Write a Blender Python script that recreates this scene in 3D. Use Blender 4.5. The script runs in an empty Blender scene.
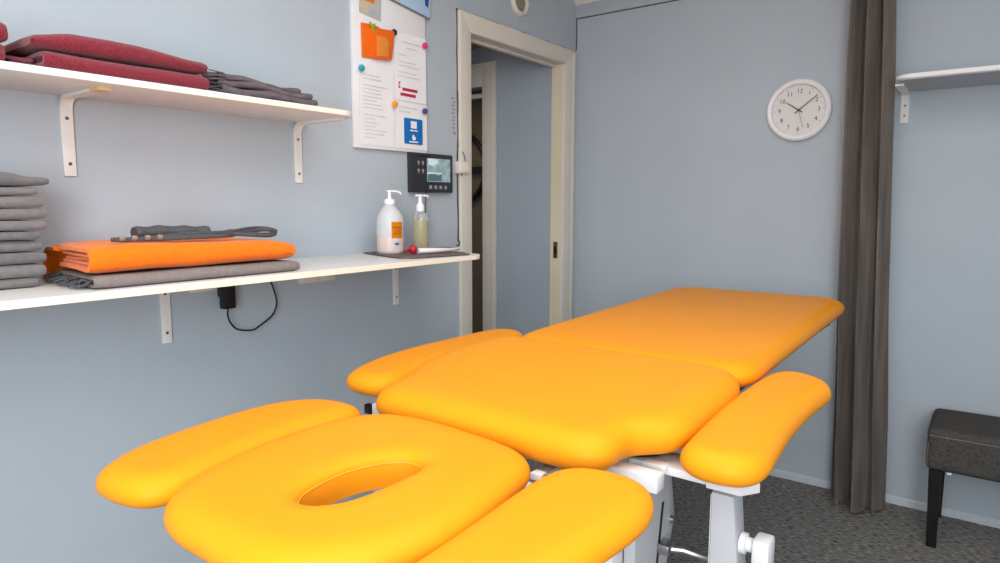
import bpy, bmesh, math, random
from mathutils import Vector, Matrix, noise
R = math.radians
random.seed(7)
scene = bpy.context.scene
C = scene.collection

# ------------------------------------------------------------------ camera
YAW, PITCH, ROLL = R(36.55), R(6.719), R(0.039)
cam_d = bpy.data.cameras.new('camera'); cam_d.sensor_width = 36.0; cam_d.lens = 661.54/1000*36.0
cam_d.clip_start = 0.02
cam = bpy.data.objects.new('camera', cam_d); C.objects.link(cam)
_f = Vector((-math.sin(YAW)*math.cos(PITCH), math.cos(YAW)*math.cos(PITCH), -math.sin(PITCH)))
_r = Vector((math.cos(YAW), math.sin(YAW), 0)); _u = _r.cross(_f)
_rt = _r*math.cos(ROLL)+_u*math.sin(ROLL); _up = -_r*math.sin(ROLL)+_u*math.cos(ROLL)
M4 = Matrix((_rt, _up, -_f)).transposed().to_4x4(); M4.translation = (1.892, -3.251, 1.303)
cam.matrix_world = M4
scene.camera = cam
# ------------------------------------------------------------------ world / lights / exposure
w = bpy.data.worlds.new('world'); scene.world = w; w.use_nodes = True
w.node_tree.nodes['Background'].inputs[0].default_value = (.75, .85, 1, 1)
w.node_tree.nodes['Background'].inputs[1].default_value = 0.3
def area(name, loc, target, sx, sy, power, col):
    l = bpy.data.lights.new(name, 'AREA'); l.shape = 'RECTANGLE'; l.size = sx; l.size_y = sy
    l.energy = power; l.color = col
    o = bpy.data.objects.new(name, l); C.objects.link(o); o.location = loc
    o.rotation_euler = (Vector(target)-Vector(loc)).to_track_quat('-Z', 'Y').to_euler()
    return o
area('ceiling_panel_light', (1.60, -2.75, 2.405), (1.60, -2.75, 0), 1.8, 2.6, 31, (1.0, .995, .975))
area('front_fill_light', (2.30, -4.55, 1.45), (0.1, -2.3, 0.95), 1.5, 1.6, 79, (.96, .98, 1.0))  # unseen fill added behind the viewer, no window stands there
area('hall_fill_light', (-.85, -1.3, 2.15), (-.85, -1.3, 0), .5, .5, 5.0, (1.0, .95, .90))  # added fill that lifts the hallway, no fitting there
area('far_room_fill_light', (-1.3, .5, 2.15), (-1.3, .5, 0), .4, .4, 3.0, (1.0, .88, .70))  # added fill that brightens the far room wall, no fitting there
scene.view_settings.view_transform = 'Standard'; scene.view_settings.look = 'None'
scene.view_settings.exposure = 0.30; scene.view_settings.gamma = 1.0
scene.view_settings.use_curve_mapping = False

# ------------------------------------------------------------------ materials
def srgb(r, g, b):
    f = lambda c: (c/255/12.92 if c/255 <= .04045 else ((c/255+.055)/1.055)**2.4)
    return (f(r), f(g), f(b), 1)
MATS = {}
def mat(name, col, rough=.5, spec=.5, var=0.0, vscale=8, bump=0.0, bscale=200, metal=0, coat=0, trans=0, ior=1.45,
        sheen=0, col2=None, stretch=(1, 1, 1), emit=None, estr=0, bdist=.002, alpha=None):
    m = bpy.data.materials.new(name); m.use_nodes = True
    nt = m.node_tree; b = nt.nodes['Principled BSDF']
    b.inputs['Base Color'].default_value = col; b.inputs['Roughness'].default_value = rough
    b.inputs['Specular IOR Level'].default_value = spec; b.inputs['Metallic'].default_value = metal
    b.inputs['Coat Weight'].default_value = coat; b.inputs['Transmission Weight'].default_value = trans
    b.inputs['IOR'].default_value = ior; b.inputs['Sheen Weight'].default_value = sheen
    if alpha is not None: b.inputs['Alpha'].default_value = alpha
    if emit: b.inputs['Emission Color'].default_value = emit; b.inputs['Emission Strength'].default_value = estr
    if var or col2 or bump:
        tc = nt.nodes.new('ShaderNodeTexCoord'); mp = nt.nodes.new('ShaderNodeMapping')
        mp.inputs['Scale'].default_value = stretch
        nt.links.new(tc.outputs['Object'], mp.inputs['Vector'])
    if var or col2:
        n = nt.nodes.new('ShaderNodeTexNoise'); n.inputs['Scale'].default_value = vscale; n.inputs['Detail'].default_value = 5
        nt.links.new(mp.outputs[0], n.inputs['Vector'])
        mx = nt.nodes.new('ShaderNodeMix'); mx.data_type = 'RGBA'
        rp = nt.nodes.new('ShaderNodeMapRange'); rp.inputs[1].default_value = .3; rp.inputs[2].default_value = .7
        nt.links.new(n.outputs['Fac'], rp.inputs[0]); nt.links.new(rp.outputs[0], mx.inputs[0])
        c2 = col2 or tuple(max(0, c*(1-var)) for c in col[:3])+(1,)
        c1 = col if col2 else tuple(min(1, c*(1+var)) for c in col[:3])+(1,)
        mx.inputs[6].default_value = c2; mx.inputs[7].default_value = c1
        nt.links.new(mx.outputs[2], b.inputs['Base Color'])
    if bump:
        n2 = nt.nodes.new('ShaderNodeTexNoise'); n2.inputs['Scale'].default_value = bscale; n2.inputs['Detail'].default_value = 3
        nt.links.new(mp.outputs[0], n2.inputs['Vector'])
        bp = nt.nodes.new('ShaderNodeBump'); bp.inputs['Strength'].default_value = bump; bp.inputs['Distance'].default_value = bdist
        nt.links.new(n2.outputs['Fac'], bp.inputs['Height']); nt.links.new(bp.outputs[0], b.inputs['Normal'])
    MATS[name] = m; return m
mat('wall', srgb(181, 191, 200), .75, .3, var=.025, vscale=3, bump=.25, bscale=160)
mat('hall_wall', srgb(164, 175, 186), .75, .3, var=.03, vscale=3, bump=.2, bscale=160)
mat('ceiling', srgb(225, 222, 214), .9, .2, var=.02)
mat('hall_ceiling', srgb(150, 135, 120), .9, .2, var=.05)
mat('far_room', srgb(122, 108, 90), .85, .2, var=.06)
mat('trim', srgb(222, 216, 205), .45, .4, var=.03, vscale=6, bump=.05, bscale=60)
mat('trim_yellowish', srgb(222, 210, 184), .5, .4, var=.05, vscale=9, stretch=(1, 1, .2))  # yellower than the plain trim, streaked vertically
mat('crack', srgb(70, 66, 64), .9, .1, var=.2, vscale=40)
mat('skirting', srgb(200, 207, 214), .5, .4, var=.02)
mat('shelf_white', srgb(230, 230, 228), .38, .4, var=.015, vscale=5)
mat('shelf_edge', srgb(244, 237, 220), .5, .3, var=.03, vscale=14)
mat('bracket', srgb(234, 232, 228), .4, .4, var=.03, vscale=20)
mat('bracket_worn', srgb(226, 196, 146), .5, .3, var=.1, vscale=40)
mat('screw', srgb(120, 112, 104), .35, .5, metal=.8, var=.1, vscale=50)
mat('vinyl', srgb(249, 158, 28), .42, .12, var=.02, vscale=5, bump=.06, bscale=420, bdist=.001)
mat('stitch', srgb(244, 178, 70), .7, .2, var=.1, vscale=300)
mat('frame_white', srgb(226, 226, 228), .35, .5, var=.02, vscale=9)
mat('frame_grey', srgb(186, 188, 192), .4, .5, var=.03, vscale=9)
mat('chrome', srgb(170, 170, 174), .36, .5, metal=1, var=.05)
mat('black_plastic', srgb(24, 24, 27), .45, .4, var=.1, vscale=30)
mat('charcoal', srgb(46, 48, 54), .35, .5, var=.06, vscale=30)
mat('carpet', srgb(176, 173, 168), .95, .1, col2=srgb(66, 66, 68), vscale=60, bump=.8, bscale=300, bdist=.004, stretch=(.7, 2.2, 1))
mat('curtain', srgb(166, 153, 142), .75, .2, col2=srgb(120, 108, 99), vscale=26, sheen=.5, bump=.2, bscale=150, stretch=(1, 1, .08))
mat('stool_fabric', srgb(88, 84, 80), .9, .2, col2=srgb(62, 60, 58), vscale=120, bump=.4, bscale=320)
mat('stool_thread', srgb(122, 116, 110), .8, .2, var=.1, vscale=200)
mat('black_wood', srgb(22, 21, 21), .4, .4, var=.2, vscale=30)
mat('towel_grey', srgb(120, 116, 116), .95, .1, var=.12, vscale=60, bump=.6, bscale=380, sheen=.3)
mat('towel_grey_dark', srgb(108, 106, 109), .95, .1, var=.12, vscale=60, bump=.6, bscale=380, sheen=.3)
mat('towel_maroon', srgb(156, 44, 62), .95, .1, col2=srgb(108, 24, 40), vscale=260, bump=1.0, bscale=420, sheen=.3, bdist=.004)
mat('lining_maroon', srgb(122, 72, 82), .95, .1, var=.15, vscale=60)
mat('blanket_orange', srgb(244, 122, 22), .95, .1, var=.07, vscale=90, bump=.5, bscale=380, sheen=.2)
mat('blanket_grey', srgb(134, 124, 122), .95, .1, var=.1, vscale=90, bump=.5, bscale=380)
mat('scarf', srgb(116, 106, 112), .95, .1, col2=srgb(88, 80, 86), vscale=30, bump=.6, bscale=120, stretch=(6, 1, 6))
mat('strap', srgb(84, 84, 88), .85, .2, var=.15, vscale=120, bump=.3, bscale=500)
mat('bead', srgb(140, 128, 120), .4, .5, var=.1)
mat('paper', srgb(238, 239, 242), .7, .2, var=.01)
mat('board_white', srgb(236, 237, 240), .4, .4, var=.01)
mat('print_grey', srgb(214, 214, 219), .8, .1, var=.08, vscale=200)
mat('print_red', srgb(188, 46, 72), .7, .2, var=.05)
mat('print_blue', srgb(20, 112, 186), .5, .3, var=.05)
mat('card_blue', srgb(176, 204, 232), .5, .3, var=.04)
mat('card_sky', srgb(150, 180, 214), .5, .3, col2=srgb(226, 200, 120), vscale=16)
mat('card_orange', srgb(240, 110, 24), .5, .3, var=.06, vscale=20)
mat('card_orange_light', srgb(232, 140, 62), .5, .3, var=.05, vscale=30)
mat('leaf_green', srgb(150, 176, 50), .6, .3, var=.15, vscale=90)
mat('pin_teal', srgb(34, 160, 186), .3, .5, var=.05)
mat('pin_pink', srgb(226, 52, 120), .3, .5, var=.05)
mat('pin_orange', srgb(244, 150, 52), .3, .5, var=.05)
mat('pin_purple', srgb(84, 66, 130), .3, .5, var=.05)
mat('pin_navy', srgb(36, 38, 82), .3, .5, var=.05)
mat('navy_print', srgb(52, 74, 150), .5, .3, var=.05)
mat('clock_white', srgb(240, 240, 242), .35, .5, var=.01)
mat('clock_face', srgb(222, 220, 218), .6, .3, var=.01)
mat('clock_ink', srgb(92, 88, 92), .6, .3, var=.05)
mat('screen', srgb(120, 150, 158), .25, .5, col2=srgb(176, 200, 202), vscale=40, emit=srgb(130, 160, 168), estr=.12)
mat('screen_light', srgb(206, 222, 226), .25, .5, var=.03, emit=srgb(206, 222, 226), estr=.15)
mat('screen_dark', srgb(84, 112, 122), .25, .5, var=.08, vscale=90, emit=srgb(84, 112, 122), estr=.1)
mat('icon_grey', srgb(150, 150, 156), .5, .3, var=.05)
mat('bottle_milky', srgb(240, 242, 246), .35, .4, trans=.35, var=.01)
mat('liquid_pink', srgb(246, 222, 214), .3, .4, trans=.2, var=.02)
mat('liquid_yellow', srgb(214, 206, 172), .15, .5, trans=.45, var=.02)
mat('clear_plastic', srgb(238, 238, 232), .1, .5, trans=.8, var=.01)
mat('pump_white', srgb(246, 246, 248), .3, .5, var=.01)
mat('label_orange', srgb(252, 168, 24), .5, .3, var=.05)
mat('label_ink', srgb(226, 120, 20), .5, .3, var=.05)
mat('mat_brown', srgb(112, 92, 90), .6, .3, var=.08, vscale=60)
mat('red_cap', srgb(190, 28, 52), .3, .5, var=.05)
mat('packet_red', srgb(180, 70, 84), .5, .3, var=.1, vscale=60)
mat('socket_ivory', srgb(228, 222, 210), .45, .4, var=.02)
mat('cable_black', srgb(30, 30, 32), .5, .4, var=.1)
mat('cable_grey', srgb(120, 120, 122), .5, .4, var=.1)
mat('vent_core', srgb(150, 146, 136), .7, .3, var=.12, vscale=90)
mat('brass', srgb(126, 116, 100), .35, .5, metal=.8, var=.08)

# ------------------------------------------------------------------ helpers
def fin(bm, smooth=None):
    bmesh.ops.recalc_face_normals(bm, faces=bm.faces)
    if smooth is not None:
        for f in bm.faces: f.smooth = True
        for e in bm.edges:
            if len(e.link_faces) == 2 and e.calc_face_angle(0) > smooth: e.smooth = False
def obj(name, bm, m, parent=None, smooth=R(35)):
    fin(bm, smooth)
    me = bpy.data.meshes.new(name); bm.to_mesh(me); bm.free()
    me.materials.append(MATS[m])
    o = bpy.data.objects.new(name, me); C.objects.link(o)
    if parent is not None:
        o.parent = parent; o.matrix_parent_inverse = parent.matrix_world.inverted() if parent.type == 'EMPTY' else Matrix()
    return o
def thing(name, label, cat, loc=(0, 0, 0), group=None):
    o = bpy.data.objects.new(name, None); C.objects.link(o); o.empty_display_size = .05
    o.location = loc; o.matrix_world = Matrix.Translation(loc)
    o['label'] = label; o['category'] = cat
    if group: o['group'] = group
    return o
def tag(o, label, cat, group=None):
    o['label'] = label; o['category'] = cat
    if group: o['group'] = group
    return o
def struct(o, label=None):
    o['kind'] = 'structure'
    if label: o['label'] = label; o['category'] = label.split('|')[0] if False else o.name.split('_')[0].split('.')[0]
    return o
def sthing(name, label, loc=(0, 0, 0)):
    o = bpy.data.objects.new(name, None); C.objects.link(o); o.location = loc; o.matrix_world = Matrix.Translation(loc)
    o.empty_display_size = .05
    return struct(o, label)
def box(x0, x1, y0, y1, z0, z1, bev=0, seg=2, bm=None):
    b = bm or bmesh.new()
    r = bmesh.ops.create_cube(b, size=1)
    for v in r['verts']:
        v.co = Vector((x0+(v.co.x+.5)*(x1-x0), y0+(v.co.y+.5)*(y1-y0), z0+(v.co.z+.5)*(z1-z0)))
    if bev:
        es = list({e for v in r['verts'] for e in v.link_edges})
        bmesh.ops.bevel(b, geom=es, offset=bev, segments=seg, affect='EDGES', profile=.5)
    return b
def prism(pts, ax, a0, a1, bev=0, bm=None, seg=2):
    """extrude polygon pts (2D in the two remaining axes, in xyz order) along axis ax"""
    b = bm or bmesh.new()
    def P(p, a):
        q = list(p); q.insert(ax, a); return Vector(q)
    v0 = [b.verts.new(P(p, a0)) for p in pts]; v1 = [b.verts.new(P(p, a1)) for p in pts]
    n = len(pts); fs = [b.faces.new(v0), b.faces.new(v1[::-1])]
    for i in range(n): fs.append(b.faces.new((v0[i], v0[(i+1) % n], v1[(i+1) % n], v1[i])))
    if bev:
        es = list(set(fs[0].edges) | set(fs[1].edges))
        bmesh.ops.bevel(b, geom=es, offset=bev, segments=seg, affect='EDGES', profile=.5)
    return b
def lathe(prof, n=32, center=(0, 0, 0), axis=Vector((0, 0, 1)), bm=None, sx=1, sy=1):
    b = bm or bmesh.new()
    q = Vector((0, 0, 1)).rotation_difference(Vector(axis)).to_matrix()
    rings = []
    for r, z in prof:
        if r < 1e-6: rings.append([b.verts.new(q @ Vector((0, 0, z))+Vector(center))])
        else: rings.append([b.verts.new(q @ Vector((r*sx*math.cos(2*math.pi*i/n), r*sy*math.sin(2*math.pi*i/n), z))+Vector(center)) for i in range(n)])
    for A, B in zip(rings, rings[1:]):
        if len(A) == 1 and len(B) == 1: continue
        for i in range(n):
            j = (i+1) % n
            if len(A) == 1: b.faces.new((A[0], B[i], B[j]))
            elif len(B) == 1: b.faces.new((A[i], A[j], B[0]))
            else: b.faces.new((A[i], A[j], B[j], B[i]))
    if len(rings[0]) > 1: b.faces.new(rings[0])
    if len(rings[-1]) > 1: b.faces.new(rings[-1][::-1])
    return b
def catmull(P, n, closed=False):
    P = [Vector(p) for p in P]; m = len(P); out = []
    segs = m if closed else m-1
    for s in range(segs):
        p0 = P[(s-1) % m] if closed or s > 0 else P[0]; p1 = P[s]; p2 = P[(s+1) % m]
        p3 = P[(s+2) % m] if closed or s+2 < m else P[-1]
        for k in range(n):
            t = k/n
            out.append(.5*((2*p1)+(p2-p0)*t+(2*p0-5*p1+4*p2-p3)*t*t+(-p0+3*p1-3*p2+p3)*t**3))
    if not closed: out.append(P[-1])
    return out
def resample(P, n, closed=True):
    Q = P+[P[0]] if closed else P
    L = [0]
    for a, b in zip(Q, Q[1:]): L.append(L[-1]+(b-a).length)
    out = []; j = 0
    for k in range(n):
        d = L[-1]*k/(n if closed else n-1)
        while j < len(L)-2 and L[j+1] < d: j += 1
        s = (d-L[j])/max(1e-9, L[j+1]-L[j]); out.append(Q[j].lerp(Q[j+1], s))
    return out
def tube(path, r, n=8, bm=None, flat=None, up=Vector((0, 0, 1)), cap=True):
    b = bm or bmesh.new(); path = [Vector(p) for p in path]; rings = []; pn = None
    for i, p in enumerate(path):
        t = (path[min(i+1, len(path)-1)]-path[max(i-1, 0)]).normalized()
        if pn is None:
            a = up if abs(t.dot(up)) < .95 else Vector((1, 0, 0)); nx = t.cross(a).normalized()
        else: nx = (pn-t*pn.dot(t)).normalized()
        pn = nx; ny = t.cross(nx)
        rr = r[i] if isinstance(r, (list, tuple)) else r
        ry = rr*(flat or 1)
        rings.append([b.verts.new(p+nx*rr*math.cos(2*math.pi*k/n)+ny*ry*math.sin(2*math.pi*k/n)) for k in range(n)])
    for A, B in zip(rings, rings[1:]):
        for k in range(n): b.faces.new((A[k], A[(k+1) % n], B[(k+1) % n], B[k]))
    if cap: b.faces.new(rings[0]); b.faces.new(rings[-1][::-1])
    return b
def text(name, s, size, m, parent, loc, rot, depth=.0006):
    cu = bpy.data.curves.new(name, 'FONT'); cu.body = s; cu.size = size; cu.extrude = depth
    cu.align_x = 'CENTER'; cu.align_y = 'CENTER'
    t = bpy.data.objects.new('tmp', cu); C.objects.link(t); bpy.context.view_layer.update()
    me = bpy.data.meshes.new_from_object(t.evaluated_get(bpy.context.evaluated_depsgraph_get()))
    bpy.data.objects.remove(t); bpy.data.curves.remove(cu)
    me.transform(Matrix.Translation(loc) @ rot); me.materials.clear(); me.materials.append(MATS[m])
    o = bpy.data.objects.new(name, me); C.objects.link(o); o.parent = parent
    o.matrix_parent_inverse = parent.matrix_world.inverted() if parent.type == 'EMPTY' else Matrix()
    return o
def nz(p, s, seed=0): return noise.noise(Vector(p)*s+Vector((seed*7.3, seed*3.1, seed*1.7)))

# ------------------------------------------------------------------ room shell
RX, RY, CZ = 3.1, -4.7, 2.42
struct(obj('floor', box(-.1, RX, RY, 0, -.1, 0), 'carpet'), 'dark grey flecked carpet floor')
struct(obj('ceiling', box(-.1, RX, RY, 0, CZ, CZ+.1), 'ceiling'), 'pale painted ceiling of the treatment room')
DY0, DY1, DZ = -.935, -.150, 2.036       # doorway opening
b = bmesh.new()
box(-.06, 0, RY, DY0-.03, 0, CZ, bm=b); box(-.06, 0, DY1+.03, 0.0, 0, CZ, bm=b); box(-.06, 0, DY0-.03, DY1+.03, DZ+.03, CZ, bm=b)
struct(obj('wall_left', b, 'wall'), 'pale blue-grey wall carrying the long white shelves')
struct(obj('wall_back', box(-.10, RX+.1, 0, .1, 0, CZ), 'wall'), 'blue-grey wall with the clock and curtain')
struct(obj('wall_right', box(RX, RX+.1, RY, 0, 0, CZ), 'wall'), 'blue-grey wall on the right of the room')
struct(obj('wall_front', box(-.1, RX+.1, RY-.1, RY, 0, CZ), 'wall'), 'blue-grey wall behind the viewer')
struct(obj('baseboard_back', prism([(-.010, 0), (0, 0), (0, .034), (-.005, .034), (-.010, .028)], 0, 0, RX), 'skirting'), 'low white skirting along the blue-grey wall with clock')
# crown: painted band with cream cove above
cr = sthing('trim_1', 'cornice strip at the top of the clock wall', (0, 0, 2.3))
obj('lower_band', box(0, RX, -.014, 0, 2.300, 2.365, .002), 'wall', cr)
obj('cove', prism([(0, 2.365), (-.016, 2.365), (-.020, 2.372), (-.034, 2.40), (-.045, 2.42), (0, 2.42)], 0, 0, RX), 'trim', cr)
obj('gap_line', box(.0, RX, -.002, 0, 2.2965, 2.2995), 'crack', cr)
obj('corner_crack', tube([(.002, -.003, 2.135), (.004, -.004, 2.2), (.002, -.003, 2.25), (.004, -.004, 2.31)], .0022, 6), 'crack', cr)
# doorway 1
d1 = sthing('door_1', 'open doorway with cream wooden frame beside the shelves', (0, -.5, 0))
def arch(name, pts, m='trim'):  # pts polygon in y,z
    return obj(name, prism(pts, 0, 0, .02, .004), m, d1)
arch('architrave', [(-1.010, 0), (DY0, 0), (DY0, DZ), (-1.010, 2.120)])
arch('architrave', [(-.045, 0), (DY1, 0), (DY1, DZ), (-.045, 2.120)])
arch('architrave', [(-1.010, 2.120), (DY0, DZ), (DY1, DZ), (-.045, 2.120)])
obj('moulding', box(.02, .024, -.068, -.047, 0, 2.11, .004), 'trim', d1)
obj('moulding', box(.02, .024, DY0-.012, DY1+.012, DZ+.002, DZ+.012, .002), 'trim', d1)
obj('jamb', box(-.062, .004, DY1, DY1+.03, 0, DZ+.03), 'trim_yellowish', d1)
obj('jamb', box(-.062, .004, DY0-.03, DY0, 0, DZ+.03), 'trim', d1)
obj('head_jamb', box(-.062, .004, DY0, DY1, DZ, DZ+.03), 'trim', d1)
obj('door_stop', box(-.062, -.040, DY0, DY1, DZ-.010, DZ), 'trim', d1)
sp = obj('strike_plate', box(-.040, -.014, DY1-.003, DY1, 1.005, 1.095, .001), 'brass', d1)
obj('latch_hole', box(-.034, -.022, DY1-.0036, DY1-.002, 1.03, 1.07), 'black_plastic', sp)
random.seed(3)
crk = [(.003, y, 2.123+random.uniform(-.002, .003)) for y in [-1.018+i*.0715 for i in range(15)]]
obj('paint_gap', tube(crk, [.0018+random.random()*.0016 for _ in crk], 6), 'crack', d1)
crk = [(.003, -1.013+random.uniform(-.003, .003), 2.127-i*.09) for i in range(12)]
obj('paint_gap', tube(crk, [.0012+random.random()*.002 for _ in crk], 6), 'crack', d1)
# hall
HX = -1.7; HY = -.14
b = bmesh.new()
OX0, OX1, OZ = -1.30, -.520, 1.98
box(OX1, -.06, HY, HY+.1, 0, 2.3, bm=b); box(HX, OX0, HY, HY+.1, 0, 2.3, bm=b); box(OX0, OX1, HY, HY+.1, OZ, 2.3, bm=b)
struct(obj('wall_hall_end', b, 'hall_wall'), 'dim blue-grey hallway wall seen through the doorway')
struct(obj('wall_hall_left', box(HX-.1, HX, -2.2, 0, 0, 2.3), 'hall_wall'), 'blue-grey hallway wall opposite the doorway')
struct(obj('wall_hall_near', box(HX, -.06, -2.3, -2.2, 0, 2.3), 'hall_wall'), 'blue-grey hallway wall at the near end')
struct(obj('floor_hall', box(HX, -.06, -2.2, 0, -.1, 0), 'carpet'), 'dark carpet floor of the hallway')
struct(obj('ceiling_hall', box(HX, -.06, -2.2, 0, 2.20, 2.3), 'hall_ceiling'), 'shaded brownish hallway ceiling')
d2 = sthing('door_2', 'second cream door frame at the end of the hallway', (-.9, HY, 0))
obj('architrave', box(-.532, -.436, HY-.018, HY, 0, 2.11, .003), 'trim', d2)
obj('moulding', box(-.460, -.440, HY-.028, HY-.018, 0, 2.105, .003), 'trim', d2)
obj('architrave', box(-1.39, -1.29, HY-.018, HY, 0, 2.11, .003), 'trim', d2)
obj('architrave', box(-1.29, -.532, HY-.018, HY, 1.975, 2.11, .003), 'trim', d2)
obj('moulding', box(-1.29, -.460, HY-.028, HY-.018, 2.085, 2.105, .003), 'trim', d2)
obj('jamb', box(-.532, -.518, HY, HY+.10, 0, 1.99), 'trim', d2)
obj('transom_bar', box(OX0, -.53, HY+.05, HY+.085, 1.925, 1.95, .003), 'trim', d2)
b = bmesh.new()
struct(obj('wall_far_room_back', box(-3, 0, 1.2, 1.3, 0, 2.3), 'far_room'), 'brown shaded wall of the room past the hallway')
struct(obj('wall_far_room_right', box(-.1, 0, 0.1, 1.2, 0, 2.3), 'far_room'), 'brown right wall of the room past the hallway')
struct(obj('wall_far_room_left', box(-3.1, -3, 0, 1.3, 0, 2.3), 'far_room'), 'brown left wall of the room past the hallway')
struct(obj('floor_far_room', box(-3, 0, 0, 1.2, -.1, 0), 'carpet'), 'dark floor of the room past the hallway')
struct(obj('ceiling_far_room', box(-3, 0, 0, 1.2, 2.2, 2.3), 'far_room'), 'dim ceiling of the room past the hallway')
# bicycle wheel in the far room (hangs on the wall there)
wh = thing('wheel', 'black spoked wheel hung in the room past the hallway', 'wheel', (-1.58, 1.14, 1.58))
def torus(c, R0, r, n=48, k=10):
    b = bmesh.new(); rings = []
    for i in range(n):
        a = 2*math.pi*i/n; d = Vector((math.cos(a), 0, math.sin(a)))
        rings.append([b.verts.new(Vector(c)+d*(R0+r*math.cos(2*math.pi*j/k))+Vector((0, r*math.sin(2*math.pi*j/k), 0))) for j in range(k)])
    for i in range(n):
        for j in range(k): b.faces.new((rings[i][j], rings[i][(j+1) % k], rings[(i+1) % n][(j+1) % k], rings[(i+1) % n][j]))
    return b
WC = (-1.83, 1.16, 1.60)
obj('tyre', torus(WC, .30, .020), 'black_plastic', wh)
obj('hub', lathe([(0, -.03), (.03, -.03), (.03, .03), (0, .03)], 16, WC, Vector((0, 1, 0))), 'black_plastic', wh)
obj('crossbar', box(WC[0]-.29, WC[0]+.29, WC[1]-.015, WC[1]+.015, WC[2]-.04, WC[2]+.01, .006), 'black_plastic', wh)
for a in (60, 120, 240, 300):
    d = Vector((math.cos(R(a)), 0, math.sin(R(a))))
    obj('spoke', tube([Vector(WC), Vector(WC)+d*.29], .006, 6), 'black_plastic', wh)

# ------------------------------------------------------------------ wall shelves (left wall)
def rounded_rect(x0, x1, y0, y1, rad, corners=(1, 1, 1, 1), n=8):
    # corners order: (x1,y1),(x0,y1),(x0,y0),(x1,y0)
    pts = []
    for k, (cx, cy, a) in enumerate(((x1, y1, 0), (x0, y1, 90), (x0, y0, 180), (x1, y0, 270))):
        if corners[k]:
            ox = cx-rad if cx == x1 else cx+rad; oy = cy-rad if cy == y1 else cy+rad
            for i in range(n+1):
                t = R(a+90*i/n); pts.append((ox+rad*math.cos(t), oy+rad*math.sin(t)))
        else: pts.append((cx, cy))
    return pts
def bracket_L(parent, y, ztop, reach, drop, wid=.028, worn=False):
    t = .0075; rr = .03; pts = []
    out = [(0, ztop-drop), (0, ztop-.0)]
    # profile in x,z: wall leg + curved corner + arm
    outer = [(0.0005, ztop-drop)]
    for i in range(9):
        a = math.pi-(math.pi/2)*i/8; outer.append((0.0005+rr+rr*math.cos(a), ztop-rr+rr*math.sin(a)))
    outer.append((reach, ztop))
    inner = [(reach, ztop-t)]
    ri = rr-t
    for i in range(9):
        a = math.pi/2+(math.pi/2)*i/8; inner.append((0.0005+rr+ri*math.cos(a), ztop-rr+ri*math.sin(a)))
    inner.append((t, ztop-drop))
    o = obj('bracket', prism(outer+inner, 1, y-wid/2, y+wid/2, .0012), 'bracket', parent)
    for zz in (.055, drop-.03):
        obj('screw', lathe([(0, .0025), (.003, .0025), (.0045, .0005), (.0045, 0), (0, 0)], 12, (t, y, ztop-zz), Vector((1, 0, 0))), 'screw', o)
    if worn: obj('worn_tip', box(reach-.045, reach+.001, y-wid/2-.0006, y+wid/2+.0006, ztop-t-.0008, ztop), 'bracket_worn', o)
    return o
ZU, ZUT = 1.570, 1.586
su = thing('wall_shelf', 'upper white wall shelf holding maroon towels and grey scarf', 'shelf', (0, -2.4, ZU))
obj('board', prism([(p[0], p[1]) for p in rounded_rect(.0, .28, -3.6, -1.812, .06, (1, 0, 0, 0))], 2, ZU, ZUT, .0015), 'shelf_white', su)
for y, wn in ((-3.24, False), (-2.535, True), (-1.843, False)): bracket_L(su, y, ZU, .225, .198, worn=wn)
ZL, ZLT = 1.101, 1.118
sl = thing('wall_shelf', 'lower long white wall shelf with towels, blanket and bottles', 'shelf', (0, -2.4, ZL))
obj('board', prism(rounded_rect(.0, .40, -3.7, -1.322, .06, (1, 0, 0, 0)), 2, ZL, ZLT, .0015), 'shelf_white', sl)
obj('edge_band', prism([(p[0], p[1]) for p in [(.400, -3.7), (.4012, -3.7), (.4012, -1.383), (.400, -1.383)]], 2, ZL+.001, ZLT-.001), 'shelf_edge', sl)
obj('edge_band', prism([(.280, -3.6), (.2812, -3.6), (.2812, -1.873), (.280, -1.873)], 2, ZU+.001, ZUT-.001), 'shelf_edge', su)
for y in (-3.1, -2.316, -1.401): bracket_L(sl, y, ZL, .30, .198, wid=.027)
# right wall shelf on back wall
sr = thing('wall_shelf', 'empty white wall shelf on the right beside the curtain', 'shelf', (1.9, 0, 1.76))
obj('board', prism(rounded_rect(1.560, 2.75, -.335, 0, .05, (0, 0, 1, 1)), 2, 1.764, 1.780, .005, seg=3), 'shelf_white', sr)
obj('shaded_underside', prism(rounded_rect(1.568, 2.742, -.325, 0, .045, (0, 0, 1, 1)), 2, 1.7605, 1.764), 'wall', sr)  # wall-coloured sheet that paints shade onto the underside of the board
for x in (1.569, 2.55):
    t = .0075; z = 1.7605; pts = [(0, z-.125), (-.0075, z-.125), (-.0075, z-.03), (-.012, z-.015), (-.03, z-.0075), (-.24, z-.0075), (-.24, z), (0, z)]
    o = obj('bracket', prism(pts, 0, x-.015, x+.015, .001), 'bracket', sr)
    for zz in (.055, .095): obj('screw', lathe([(0, .0025), (.003, .0025), (.0045, 0), (0, 0)], 12, (x, -.0075, z-zz), Vector((0, -1, 0))), 'screw', o)

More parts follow.
